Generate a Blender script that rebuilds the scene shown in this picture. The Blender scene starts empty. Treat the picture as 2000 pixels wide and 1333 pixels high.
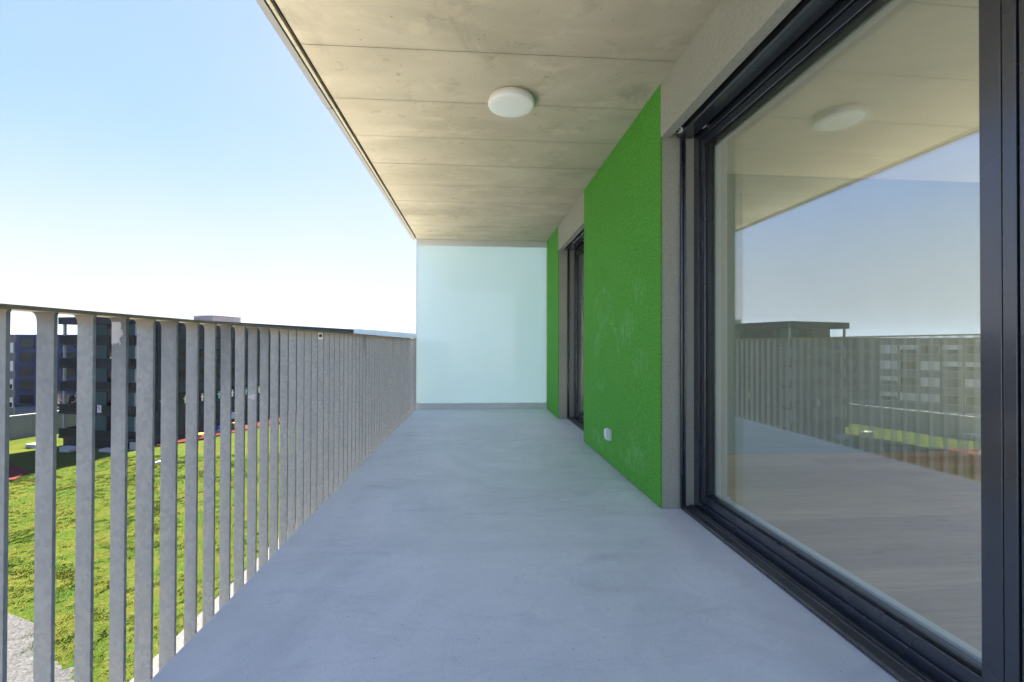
import bpy, bmesh, math, random
import numpy as np
from mathutils import Vector, Matrix, Euler

random.seed(7)
rng = np.random.default_rng(7)
R = math.radians
S = bpy.context.scene
COL = S.collection

# ------------------------------------------------------------------ camera, sky, sun, exposure
cam_d = bpy.data.cameras.new('camera')
cam_d.lens = 16.005
cam_d.sensor_width = 36
cam_d.clip_start = 0.02
cam_d.clip_end = 6000
cam = bpy.data.objects.new('camera', cam_d)
COL.objects.link(cam)
yaw, pitch, roll = 0.0699, 0.0069, 0.0024
fw = Vector((math.sin(yaw)*math.cos(pitch), math.cos(yaw)*math.cos(pitch), math.sin(pitch)))
rt0 = Vector((math.cos(yaw), -math.sin(yaw), 0))
up0 = rt0.cross(fw)
rt = math.cos(roll)*rt0 + math.sin(roll)*up0
up = math.cos(roll)*up0 - math.sin(roll)*rt0
cam.matrix_world = Matrix(((rt.x, up.x, -fw.x, 0), (rt.y, up.y, -fw.y, 0), (rt.z, up.z, -fw.z, 1.0), (0, 0, 0, 1)))
S.camera = cam

SUN_AZ, SUN_EL = R(15), R(40)
W = bpy.data.worlds.new('World')
S.world = W
W.use_nodes = True
wn = W.node_tree.nodes
wl = W.node_tree.links
bg = wn['Background']
sky = wn.new('ShaderNodeTexSky')
sky.sky_type = 'NISHITA'
sky.sun_disc = False
sky.sun_elevation = SUN_EL
sky.sun_rotation = SUN_AZ
sky.altitude = 400
sky.air_density = 1.0
sky.dust_density = 1.0
sky.ozone_density = 1.0
# thin high haze evens out the brightness of the clear sky, a pale mist lies along the whole horizon
lum = wn.new('ShaderNodeRGBToBW')
gm_ = wn.new('ShaderNodeGamma')
gm_.inputs['Gamma'].default_value = 1.05
pw_ = wn.new('ShaderNodeMath')
pw_.operation = 'POWER'
pw_.inputs[1].default_value = -0.76
scl = wn.new('ShaderNodeVectorMath')
scl.operation = 'SCALE'
wl.new(sky.outputs['Color'], lum.inputs[0])
wl.new(sky.outputs['Color'], gm_.inputs['Color'])
wl.new(lum.outputs[0], pw_.inputs[0])
wl.new(gm_.outputs[0], scl.inputs[0])
wl.new(pw_.outputs[0], scl.inputs['Scale'])
wtc = wn.new('ShaderNodeTexCoord')
wsx = wn.new('ShaderNodeSeparateXYZ')
wl.new(wtc.outputs['Generated'], wsx.inputs[0])
wmr = wn.new('ShaderNodeMapRange')
wmr.interpolation_type = 'SMOOTHERSTEP'
wmr.inputs['From Min'].default_value = -0.02
wmr.inputs['From Max'].default_value = 0.44
wmr.inputs['To Min'].default_value = 0.92
wmr.inputs['To Max'].default_value = 0.0
wl.new(wsx.outputs['Z'], wmr.inputs['Value'])
wno = wn.new('ShaderNodeTexNoise')      # faint wisps
wno.inputs['Scale'].default_value = 2.6
wno.inputs['Detail'].default_value = 5
wno.inputs['Roughness'].default_value = .5
wl.new(wtc.outputs['Generated'], wno.inputs['Vector'])
wad = wn.new('ShaderNodeMath')
wad.operation = 'MULTIPLY_ADD'
wad.inputs[1].default_value = .50
wad.inputs[2].default_value = -.24
wad.use_clamp = False
wl.new(wno.outputs['Fac'], wad.inputs[0])
wsu = wn.new('ShaderNodeMath')
wsu.operation = 'ADD'
wsu.use_clamp = True
wl.new(wmr.outputs[0], wsu.inputs[0])
wl.new(wad.outputs[0], wsu.inputs[1])
wmx = wn.new('ShaderNodeMix')
wmx.data_type = 'RGBA'
wmx.inputs[7].default_value = (1.52, 1.56, 1.70, 1)
wl.new(wsu.outputs[0], wmx.inputs[0])
wti = wn.new('ShaderNodeVectorMath')
wti.operation = 'MULTIPLY'
wti.inputs[1].default_value = (.85, .845, 1.0)
wl.new(scl.outputs[0], wti.inputs[0])
wl.new(wti.outputs[0], wmx.inputs[6])
wl.new(wmx.outputs[2], bg.inputs['Color'])
bg.inputs['Strength'].default_value = 0.0535

sun_d = bpy.data.lights.new('sun', 'SUN')
sun_d.energy = 5.0
sun_d.angle = R(0.5)
sun_d.color = (1.0, 0.94, 0.84)
sun = bpy.data.objects.new('sun', sun_d)
COL.objects.link(sun)
sdir = Vector((math.sin(SUN_AZ)*math.cos(SUN_EL), math.cos(SUN_AZ)*math.cos(SUN_EL), math.sin(SUN_EL)))
sun.rotation_euler = sdir.to_track_quat('Z', 'Y').to_euler()
sun.location = (20, 60, 50)

S.view_settings.view_transform = 'Standard'
S.view_settings.look = 'None'
S.view_settings.gamma = 1
S.view_settings.use_curve_mapping = False
S.view_settings.exposure = 3.52
cy = S.cycles
cy.max_bounces = 14
cy.diffuse_bounces = 10
cy.glossy_bounces = 6
cy.transmission_bounces = 6
cy.transparent_max_bounces = 32
cy.use_denoising = True
cy.sample_clamp_indirect = 8

# ------------------------------------------------------------------ materials
class NT:
    def __init__(s, name):
        s.m = bpy.data.materials.new(name)
        s.m.use_nodes = True
        s.n = s.m.node_tree.nodes
        s.l = s.m.node_tree.links
        s.p = s.n['Principled BSDF']
        s.out = s.n['Material Output']
        s.tc = s.n.new('ShaderNodeTexCoord')
    def set(s, sock, v):
        if hasattr(v, 'is_output') or isinstance(v, bpy.types.NodeSocket):
            s.l.new(v, sock)
        elif isinstance(v, (tuple, list)):
            sock.default_value = tuple(v) if len(v) != 3 or sock.type == 'VECTOR' else (*v, 1)
        else:
            sock.default_value = v
    def mapping(s, scale=(1, 1, 1), loc=(0, 0, 0), src='Object', rot=(0, 0, 0)):
        k = s.n.new('ShaderNodeMapping')
        s.l.new(s.tc.outputs[src], k.inputs[0])
        k.inputs['Scale'].default_value = scale
        k.inputs['Location'].default_value = loc
        k.inputs['Rotation'].default_value = rot
        return k.outputs[0]
    def wpos(s, scale=(1, 1, 1)):
        g = s.n.new('ShaderNodeNewGeometry')
        k = s.n.new('ShaderNodeMapping')
        s.l.new(g.outputs['Position'], k.inputs[0])
        k.inputs['Scale'].default_value = scale
        return k.outputs[0]
    def noise(s, scale, detail=4, rough=.55, vec=None, dist=0):
        k = s.n.new('ShaderNodeTexNoise')
        k.inputs['Scale'].default_value = scale
        k.inputs['Detail'].default_value = detail
        k.inputs['Roughness'].default_value = rough
        k.inputs['Distortion'].default_value = dist
        s.l.new(vec if vec is not None else s.tc.outputs['Object'], k.inputs['Vector'])
        return k.outputs['Fac']
    def voro(s, scale, vec=None, feature='F1', out='Distance'):
        k = s.n.new('ShaderNodeTexVoronoi')
        k.feature = feature
        k.inputs['Scale'].default_value = scale
        s.l.new(vec if vec is not None else s.tc.outputs['Object'], k.inputs['Vector'])
        return k.outputs[out]
    def ramp(s, fac, a, b, c0=(0, 0, 0), c1=(1, 1, 1)):
        k = s.n.new('ShaderNodeValToRGB')
        k.color_ramp.elements[0].position = a
        k.color_ramp.elements[1].position = b
        k.color_ramp.elements[0].color = (*c0, 1)
        k.color_ramp.elements[1].color = (*c1, 1)
        s.l.new(fac, k.inputs[0])
        return k.outputs[0]
    def mix(s, fac, a, b, mode='MIX'):
        k = s.n.new('ShaderNodeMix')
        k.data_type = 'RGBA'
        k.blend_type = mode
        s.set(k.inputs[0], fac)
        s.set(k.inputs[6], a)
        s.set(k.inputs[7], b)
        return k.outputs[2]
    def math(s, op, a, b=0.0, c=None):
        k = s.n.new('ShaderNodeMath')
        k.operation = op
        s.set(k.inputs[0], a)
        s.set(k.inputs[1], b)
        if c is not None:
            s.set(k.inputs[2], c)
        return k.outputs[0]
    def step(s, v, a, b, rev=False):    # 0..1 between a and b
        k = s.n.new('ShaderNodeMapRange')
        k.inputs['From Min'].default_value = a
        k.inputs['From Max'].default_value = b
        k.inputs['To Min'].default_value = 1.0 if rev else 0.0
        k.inputs['To Max'].default_value = 0.0 if rev else 1.0
        s.l.new(v, k.inputs['Value'])
        return k.outputs[0]
    def sep(s, v):
        k = s.n.new('ShaderNodeSeparateXYZ')
        s.l.new(v, k.inputs[0])
        return k.outputs
    def rand(s):
        return s.n.new('ShaderNodeObjectInfo').outputs['Random']
    def bump(s, h, strength=.3, dist=.01):
        k = s.n.new('ShaderNodeBump')
        k.inputs['Strength'].default_value = strength
        k.inputs['Distance'].default_value = dist
        s.l.new(h, k.inputs['Height'])
        s.l.new(k.outputs[0], s.p.inputs['Normal'])
    def base(s, v, rough=.6, metal=0, spec=.5):
        s.set(s.p.inputs['Base Color'], v)
        s.set(s.p.inputs['Roughness'], rough)
        s.set(s.p.inputs['Metallic'], metal)
        s.p.inputs['Specular IOR Level'].default_value = spec
        return s.m

def plain(name, c, rough=.6, metal=0, spec=.5, var=.12, scale=6):
    t = NT(name)
    n = t.noise(scale, 4)
    col = t.mix(n, tuple(x*(1-var) for x in c), tuple(min(1, x*(1+var)) for x in c))
    return t.base(col, rough, metal, spec)

def m_floor():
    t = NT('screed_floor')
    w = t.wpos((1, 1, 1))
    wob = t.noise(1.1, 6, .62, w, 1.4)
    c = t.mix(t.ramp(wob, .34, .68), (.60, .645, .655), (.765, .80, .80))
    # trowelled streaks and darker patches running mostly across the balcony
    st = t.noise(1.3, 7, .66, t.wpos((.6, 1.9, 1)), 2.2)
    c = t.mix(t.math('MULTIPLY', t.ramp(st, .54, .70), .62), c, (.46, .49, .51))
    lite = t.noise(2.1, 6, .62, t.wpos((.8, 1.3, 1)), 2.6)
    c = t.mix(t.math('MULTIPLY', t.ramp(lite, .56, .72), .5), c, (.80, .805, .80))
    thin = t.math('ABSOLUTE', t.math('SUBTRACT', t.noise(1.7, 4, .6, t.wpos((.7, 1.5, 1)), 1.8), .5))
    c = t.mix(t.math('MULTIPLY', t.ramp(thin, .0, .022, (1, 1, 1), (0, 0, 0)), .16), c, (.42, .44, .46))
    grain = t.noise(170, 3, .65, w)
    c = t.mix(t.math('MULTIPLY', t.ramp(grain, .36, .66), .30), c, (.42, .43, .445))
    gr2 = t.noise(48, 3, .6, w)
    c = t.mix(t.math('MULTIPLY', t.ramp(gr2, .55, .72), .25), c, (.43, .445, .46))
    sp = t.voro(26, w)
    spn = t.noise(6, 2, .5, w)
    spots = t.math('MULTIPLY', t.ramp(sp, .05, .10, (1, 1, 1), (0, 0, 0)), t.ramp(spn, .50, .58))
    c = t.mix(t.math('MULTIPLY', spots, .75), c, (.16, .16, .17))
    # worn paler band along the open edge, dirt line along the wall
    ex = t.sep(w)[0]
    edge = t.math('ADD', ex, t.math('MULTIPLY', t.math('SUBTRACT', t.noise(3, 5, .65, w), .5), .30))
    c = t.mix(t.math('MULTIPLY', t.step(edge, -.84, -.78, True), .35), c, (.74, .75, .75))
    c = t.mix(t.math('MULTIPLY', t.step(edge, .97, 1.10), .35), c, (.42, .44, .45))
    h = t.math('ADD', t.math('MULTIPLY', grain, .35), t.noise(14, 4, .6, w))
    t.bump(h, .22, .006)
    rg = t.ramp(wob, .3, .8, (.40, .40, .40), (.58, .58, .58))
    return t.base(c, rg, 0, .45)

def m_ceiling():
    t = NT('board_concrete')
    w = t.wpos()
    r = t.rand()
    big = t.noise(1.1, 6, .62, t.wpos((.7, 1.4, 1)), .8)
    c = t.mix(t.ramp(big, .34, .68), (.41, .37, .275), (.57, .52, .40))
    c = t.mix(t.math('MULTIPLY', r, .30), c, (.53, .475, .35))
    streak = t.noise(2.0, 6, .7, t.wpos((.5, 5, 1)), .6)
    c = t.mix(t.math('MULTIPLY', t.ramp(streak, .52, .75), .22), c, (.36, .31, .215))
    pale = t.noise(2.6, 6, .66, t.wpos((1, 1.6, 1)), .35)
    c = t.mix(t.math('MULTIPLY', t.ramp(pale, .55, .70), .45), c, (.72, .65, .48))
    st = t.noise(1.9, 7, .72, w, .4)
    c = t.mix(t.math('MULTIPLY', t.ramp(st, .56, .72), .55), c, (.24, .215, .155))
    blot = t.noise(7, 6, .72, t.wpos((1, 1.3, 1)), .5)
    c = t.mix(t.math('MULTIPLY', t.ramp(blot, .60, .74), .6), c, (.17, .15, .11))
    # ragged grout bleed beside the joints between shuttering boards
    yy = t.sep(w)[1]
    jy = t.math('FRACT', t.math('DIVIDE', t.math('SUBTRACT', yy, 2.482-.5295/2), .5295))
    near = t.math('ABSOLUTE', t.math('SUBTRACT', jy, .5))
    jn = t.math('ADD', near, t.math('MULTIPLY', t.math('SUBTRACT', t.noise(9, 5, .7, w), .5), .08))
    c = t.mix(t.math('MULTIPLY', t.ramp(jn, .0, .06, (1, 1, 1), (0, 0, 0)), .22), c, (.24, .21, .15))
    pv = t.voro(16, w)
    pn = t.noise(4, 2, .5, w)
    pores = t.math('MULTIPLY', t.ramp(pv, .05, .1, (1, 1, 1), (0, 0, 0)), t.ramp(pn, .5, .6))
    c = t.mix(t.math('MULTIPLY', pores, .7), c, (.12, .10, .07))
    fine = t.noise(140, 3, .6, w)
    c = t.mix(t.math('MULTIPLY', fine, .15), c, (.30, .27, .2))
    t.bump(t.math('SUBTRACT', t.math('ADD', t.noise(9, 6, .7, w), t.math('MULTIPLY', fine, .3)), pores), .22, .008)
    return t.base(c, .72, 0, .3)

def m_green():
    t = NT('green_render')
    w = t.wpos()
    n = t.noise(3, 5, .6, w)
    c = t.mix(n, (.105, .405, .046), (.142, .485, .064))
    g = t.noise(75, 5, .7, w)
    c = t.mix(t.math('MULTIPLY', t.ramp(g, .38, .60, (1, 1, 1), (0, 0, 0)), .55), c, (.035, .18, .016))
    # chalky scuffs at body height: object space is (depth, along, up)
    o = t.sep(t.tc.outputs['Object'])
    def blob(v, z, rv, rz, amp, sc=9, thr=.45):
        a = t.math('DIVIDE', t.math('SUBTRACT', o[1], v), rv)
        b = t.math('DIVIDE', t.math('SUBTRACT', o[2], z), rz)
        d = t.math('ADD', t.math('MULTIPLY', a, a), t.math('MULTIPLY', b, b))
        fall = t.ramp(d, .0, 1.0, (1, 1, 1), (0, 0, 0))
        nz = t.noise(sc, 6, .72, t.mapping((1, 1, .55)), 1.2)
        return t.math('MULTIPLY', t.math('MULTIPLY', fall, t.ramp(nz, thr, thr+.22)), amp)
    tot = None
    for (v, z, rv, rz, amp, sc) in ((.62, 1.12, .20, .16, .75, 12), (1.42, .98, .14, .12, .6, 11), (.34, .86, .16, .14, .55, 10),
                                    (1.28, .66, .16, .10, .5, 10), (.35, 1.38, .14, .12, .45, 13), (1.2, 1.25, .30, .25, .35, 8),
                                    (.55, .20, .38, .12, .5, 9), (1.3, .15, .5, .10, .45, 8), (.5, .33, .2, .06, .35, 14)):
        b = blob(v, z, rv, rz, amp, sc)
        tot = b if tot is None else t.math('MAXIMUM', tot, b)
    def arc(v, z, r0, wd, a0, amp):
        a = t.math('SUBTRACT', o[1], v)
        b = t.math('SUBTRACT', o[2], z)
        d = t.math('SQRT', t.math('ADD', t.math('MULTIPLY', a, a), t.math('MULTIPLY', b, b)))
        band = t.ramp(t.math('ABSOLUTE', t.math('SUBTRACT', d, r0)), 0, wd, (1, 1, 1), (0, 0, 0))
        return t.math('MULTIPLY', t.math('MULTIPLY', band, t.ramp(t.math('MULTIPLY', b, a0), 0, .06)), t.math('MULTIPLY', t.ramp(t.noise(11, 4, .6), .35, .6), amp))
    for q in ((1.12, .88, .33, .05, 1, .32), (.35, .42, .17, .03, -1, .35), (1.25, 1.2, .28, .05, 1, .25)):
        tot = t.math('MAXIMUM', tot, arc(*q))
    c = t.mix(t.math('MULTIPLY', tot, .62), c, (.40, .64, .36))
    t.bump(g, .9, .010)
    return t.base(c, .85, 0, .25)

def m_plaster(name, c, scale=70, strength=.9):
    t = NT(name)
    w = t.wpos()
    g = t.noise(scale, 4, .6, w)
    n = t.noise(2.5, 5, .6, w)
    col = t.mix(n, tuple(x*.88 for x in c), tuple(x*1.1 for x in c))
    col = t.mix(t.math('MULTIPLY', t.ramp(g, .4, .6, (1, 1, 1), (0, 0, 0)), .25), col, tuple(x*.55 for x in c))
    t.bump(g, strength, .006)
    return t.base(col, .88, 0, .25)

def m_galv():
    t = NT('galvanised_steel')
    w = t.wpos()
    r = t.rand()
    v = t.voro(95, t.wpos((1, 1, .7)), 'F1', 'Color')
    vs = t.sep(v)[0]
    c = t.mix(vs, (.245, .265, .28), (.355, .37, .375))
    n = t.noise(5, 6, .65, t.wpos((3, 3, 1.2)))
    c = t.mix(t.ramp(n, .3, .75), t.mix(.6, c, (.22, .24, .255)), c)
    tint = t.noise(16, 4, .6, t.wpos((1, 1, .7)))
    c = t.mix(t.math('MULTIPLY', t.ramp(tint, .5, .72), .30), c, (.40, .375, .31))
    c = t.mix(t.math('MULTIPLY', r, .25), c, (.33, .35, .37))
    # grime: brownish under the rail, dark runs on some of the bars
    z = t.sep(w)[2]
    wob = t.math('ADD', z, t.math('MULTIPLY', t.math('SUBTRACT', t.noise(30, 4, .6, w), .5), .05))
    c = t.mix(t.math('MULTIPLY', t.step(wob, 1.035, 1.075), .8), c, (.24, .19, .10))
    run = t.math('ADD', z, t.math('MULTIPLY', t.math('SUBTRACT', t.noise(9, 5, .7, t.wpos((2, 2, .8))), .5), .75))
    dirty = t.math('MULTIPLY', t.step(run, .72, 1.12), t.ramp(r, .72, .86))
    c = t.mix(t.math('MULTIPLY', dirty, .7), c, (.10, .11, .12))
    sp = t.math('MULTIPLY', t.ramp(t.voro(45, w), .05, .13, (1, 1, 1), (0, 0, 0)), t.ramp(t.noise(7, 3, .5, w), .5, .6))
    c = t.mix(t.math('MULTIPLY', sp, .5), c, (.17, .17, .17))
    t.bump(t.noise(55, 4, .6, w), .1, .003)
    return t.base(c, t.ramp(n, .3, .8, (.5, .5, .5), (.68, .68, .68)), .2, .5)

def m_glass(name, r0=.06, tint=(.965, .99, .98), gmul=1.0):
    t = NT(name)
    g = t.n.new('ShaderNodeNewGeometry')
    d = t.n.new('ShaderNodeVectorMath')
    d.operation = 'DOT_PRODUCT'
    t.l.new(g.outputs['Normal'], d.inputs[0])
    t.l.new(g.outputs['Incoming'], d.inputs[1])
    c = t.math('SUBTRACT', 1.0, t.math('ABSOLUTE', d.outputs['Value']))
    p5 = t.math('POWER', c, 5.0)
    fac = t.math('ADD', r0, t.math('MULTIPLY', p5, 1-r0))
    tr = t.n.new('ShaderNodeBsdfTransparent')
    tr.inputs[0].default_value = (*tint, 1)
    gl = t.n.new('ShaderNodeBsdfGlossy')
    gl.inputs['Roughness'].default_value = 0.0
    gl.inputs['Color'].default_value = (.93*gmul, .97*gmul, 1.0*gmul, 1)
    mx = t.n.new('ShaderNodeMixShader')
    t.l.new(fac, mx.inputs[0])
    t.l.new(tr.outputs[0], mx.inputs[1])
    t.l.new(gl.outputs[0], mx.inputs[2])
    t.l.new(mx.outputs[0], t.out.inputs[0])
    return t.m

def m_frosted():
    t = NT('frosted_glass')
    di = t.n.new('ShaderNodeBsdfDiffuse')
    tl = t.n.new('ShaderNodeBsdfTranslucent')
    gl = t.n.new('ShaderNodeBsdfGlossy')
    n = t.noise(1.2, 3, .5)
    c1 = t.mix(n, (.50, .62, .66), (.55, .66, .70))
    t.l.new(c1, di.inputs[0])
    tl.inputs[0].default_value = (.66, .78, .82, 1)
    gl.inputs['Roughness'].default_value = .06
    a = t.n.new('ShaderNodeMixShader')
    a.inputs[0].default_value = .21
    t.l.new(di.outputs[0], a.inputs[1])
    t.l.new(tl.outputs[0], a.inputs[2])
    fr = t.n.new('ShaderNodeLayerWeight')
    fr.inputs[0].default_value = .2
    b = t.n.new('ShaderNodeMixShader')
    t.l.new(t.math('ADD', .05, t.math('MULTIPLY', fr.outputs['Fresnel'], .5)), b.inputs[0])
    t.l.new(a.outputs[0], b.inputs[1])
    t.l.new(gl.outputs[0], b.inputs[2])
    t.l.new(b.outputs[0], t.out.inputs[0])
    return t.m

def m_anthracite(name='anthracite_aluminium', c=(.017, .021, .030), rough=.24):
    t = NT(name)
    d = t.noise(1.7, 3, .5)
    col = t.mix(t.math('MULTIPLY', t.ramp(d, .5, .75), .3), c, tuple(x*1.5 for x in c))
    m = t.base(col, t.ramp(d, .3, .8, (rough-.04,)*3, (rough+.1,)*3), .0, .9)
    t.p.inputs['Coat Weight'].default_value = .6
    t.p.inputs['Coat Roughness'].default_value = .12
    return m

def m_sill():
    t = NT('dusty_sill_aluminium')
    w = t.wpos()
    d = t.noise(7, 6, .7, w)
    sp = t.math('MULTIPLY', t.ramp(t.voro(70, w), .08, .2, (1, 1, 1), (0, 0, 0)), t.ramp(t.noise(12, 3, .5, w), .5, .6))
    c = t.mix(t.ramp(d, .35, .8), (.030, .032, .034), (.070, .068, .062))
    c = t.mix(t.math('MULTIPLY', sp, .5), c, (.22, .21, .19))
    return t.base(c, .42, 0, .6)

def m_wood():
    t = NT('oak_plank')
    r = t.rand()
    off = t.n.new('ShaderNodeCombineXYZ')
    t.l.new(t.math('MULTIPLY', r, 37.0), off.inputs[0])
    t.l.new(t.math('MULTIPLY', r, 11.0), off.inputs[1])
    va = t.n.new('ShaderNodeVectorMath')
    t.l.new(t.mapping((1.2, 16, 1)), va.inputs[0])
    t.l.new(off.outputs[0], va.inputs[1])
    g = t.noise(2.2, 7, .65, va.outputs[0], .9)
    g2 = t.noise(9, 5, .7, va.outputs[0], .3)
    c = t.mix(r, (.54, .36, .20), (.76, .55, .345))
    c = t.mix(t.math('MULTIPLY', t.ramp(g, .42, .72), .6), c, (.26, .17, .10))
    c = t.mix(t.math('MULTIPLY', t.ramp(g2, .5, .75), .3), c, (.55, .44, .32))
    vb = t.n.new('ShaderNodeVectorMath')
    t.l.new(t.mapping((1.5, 4, 1)), vb.inputs[0])
    t.l.new(off.outputs[0], vb.inputs[1])
    kn = t.math('MULTIPLY', t.ramp(t.voro(1.6, vb.outputs[0]), .03, .10, (1, 1, 1), (0, 0, 0)), .8)
    c = t.mix(kn, c, (.05, .038, .03))
    t.bump(g2, .08, .002)
    return t.base(c, .48, 0, .4)

def m_grass_ground():
    t = NT('lawn_turf')
    w = t.wpos()
    a = t.noise(.35, 6, .65, w)
    b = t.noise(3.2, 6, .7, w)
    d = t.noise(22, 4, .7, w)
    c = t.mix(t.ramp(a, .38, .62), (.050, .055, .010), (.026, .047, .007))
    c = t.mix(t.math('MULTIPLY', t.ramp(b, .5, .68), .75), c, (.085, .070, .020))
    c = t.mix(t.math('MULTIPLY', t.ramp(d, .5, .72), .5), c, (.035, .065, .010))
    t.bump(t.math('ADD', b, t.math('MULTIPLY', d, .5)), .8, .12)
    return t.base(c, .95, 0, .0)

def m_blades():
    t = NT('grass_blades')
    w = t.wpos()
    a = t.noise(.35, 6, .65, w)
    b = t.noise(2.1, 6, .7, w)
    f = t.noise(40, 2, .6, w)
    c = t.mix(t.ramp(a, .38, .62), (.066, .070, .011), (.027, .053, .008))
    c = t.mix(t.math('MULTIPLY', t.ramp(b, .52, .66), .7), c, (.100, .086, .030))
    c = t.mix(t.math('MULTIPLY', f, .4), c, (.05, .11, .012))
    m = t.base(c, .9, 0, .0)
    return m

def m_gravel(name, c0, c1):
    t = NT(name)
    w = t.wpos()
    v = t.sep(t.voro(9, w, 'F1', 'Color'))[0]
    n = t.noise(.6, 5, .6, w)
    c = t.mix(v, c0, c1)
    c = t.mix(t.math('MULTIPLY', t.ramp(n, .4, .7), .3), c, tuple(x*.75 for x in c0))
    t.bump(t.voro(9, w), .5, .03)
    return t.base(c, .9, 0, .0)

def m_concrete_wall():
    t = NT('streaked_concrete')
    w = t.wpos()
    n = t.noise(.8, 6, .65, w)
    s = t.noise(1.3, 5, .7, t.wpos((1.5, 1.5, .08)))
    c = t.mix(n, (.16, .17, .17), (.22, .225, .22))
    c = t.mix(t.math('MULTIPLY', t.ramp(s, .55, .68), .6), c, (.085, .077, .06))
    return t.base(c, .85, 0, .3)

M = dict(
    floor=m_floor(), ceil=m_ceiling(), green=m_green(),
    grey=m_plaster('grey_render', (.41, .405, .325)), inplaster=m_plaster('white_plaster', (.78, .79, .75), 160, .25),
    galv=m_galv(), glass=m_glass('clear_glass', .14), roomglass=m_glass('plain_glass', .04), frost=m_frosted(),
    anth=m_anthracite(), sill=m_sill(), wood=m_wood(),
    black=plain('black_gasket', (.006, .006, .007), .55), alu=plain('silver_aluminium', (.55, .56, .57), .38, .6, .5, .06),
    alu_dark=plain('grey_aluminium', (.17, .178, .18), .45, .5, .5, .1),
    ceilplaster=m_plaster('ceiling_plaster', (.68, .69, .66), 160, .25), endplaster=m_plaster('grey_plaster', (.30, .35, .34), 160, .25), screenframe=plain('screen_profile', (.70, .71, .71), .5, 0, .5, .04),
    whiteframe=plain('white_lacquer', (.82, .86, .84), .35, 0, .5, .04), whiteplastic=plain('white_plastic', (.78, .80, .80), .32, 0, .5, .03),
    opal=plain('opal_diffuser', (.80, .82, .78), .30, 0, .5, .02), lampbase=plain('cream_lamp_base', (.76, .72, .60), .5, 0, .4, .05),
    clearplastic=plain('clear_plastic', (.80, .81, .78), .25, 0, .6, .1),
    paint=plain('dried_white_paint', (.47, .465, .485), .75, 0, .3, .12, 30),
    turf=m_grass_ground(), blades=m_blades(),
    bounce_terrace=plain('pale_bounce_paving', (.46, .435, .385), .9, 0, .1, .08, .5), town=plain('pale_town_ground', (.075, .078, .07), .95, 0, .0, .35, .02), gravel=m_gravel('pale_gravel', (.040, .040, .041), (.070, .070, .069)), path=m_gravel('pale_path', (.080, .075, .071), (.105, .10, .095)),
    red=plain('red_sports_surface', (.075, .022, .021), .9, 0, .0, .15, 1.5), road=plain('road_asphalt', (.13, .122, .115), .9, 0, .0, .12, .5),
    retwall=m_concrete_wall(), pale=plain('pale_concrete', (.30, .30, .29), .85, 0, .3, .1, 2),
    dark=plain('dark_cladding', (.006, .008, .014), .5, 0, .12, .2, 1.2), dark2=plain('dark_spandrel', (.004, .005, .009), .45, 0, .12, .2, 1.2),
    slab=plain('dark_slab', (.010, .013, .024), .6, 0, .12, .15, 2), rail_dark=plain('dark_railing', (.003, .004, .007), .4, 0, .12, .2),
    teal=plain('teal_wall', (.045, .10, .115), .7, 0, .3, .1, 1), column=plain('pale_column', (.20, .215, .24), .6, 0, .3, .08),
    farglass=m_glass('dark_window_glass', .014, (.20, .26, .30)), blind=plain('blue_grey_blind', (.010, .017, .040), .5, 0, .4, .25, 3),
    blindw=plain('white_blind', (.60, .61, .63), .5, 0, .4, .08, 2), room=plain('dark_room', (.02, .022, .025), .9),
    blue=plain('blue_facade', (.012, .020, .075), .6, 0, .12, .12, .6), greyb=plain('grey_spandrel', (.11, .115, .115), .6, 0, .4, .1, .6),
    cage=plain('pinkish_louvre', (.46, .40, .40), .6, .2, .4, .08), bark=plain('pale_bark', (.20, .165, .13), .9, 0, .2, .25, 9),
    yellow=plain('yellow_plastic', (.60, .38, .04), .5), bluep=plain('blue_plastic', (.03, .08, .35), .45), cyan=plain('pale_cyan_plastic', (.30, .50, .50), .45),
    brown=plain('brown_timber', (.22, .10, .04), .7, 0, .3, .2), cloth=plain('white_cloth', (.5, .5, .52), .85, 0, .2, .06),
    redp=plain('red_plastic', (.45, .04, .05), .5), paper=plain('pale_paper', (.50, .46, .38), .9), paperg=plain('lime_paper', (.42, .52, .10), .9),
    paperc=plain('cyan_paper', (.16, .34, .38), .9), rubber=plain('black_rubber', (.012, .012, .013), .7),
    forest=plain('far_forest', (.012, .022, .030), .95, 0, .0, .3, .02), pot=plain('terracotta_pot', (.35, .16, .09), .8),
    leaf=plain('dry_foliage', (.16, .13, .06), .8, 0, .2, .3, 8), blackpaint=plain('bolt_black', (.02, .02, .02), .5),
)

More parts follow.
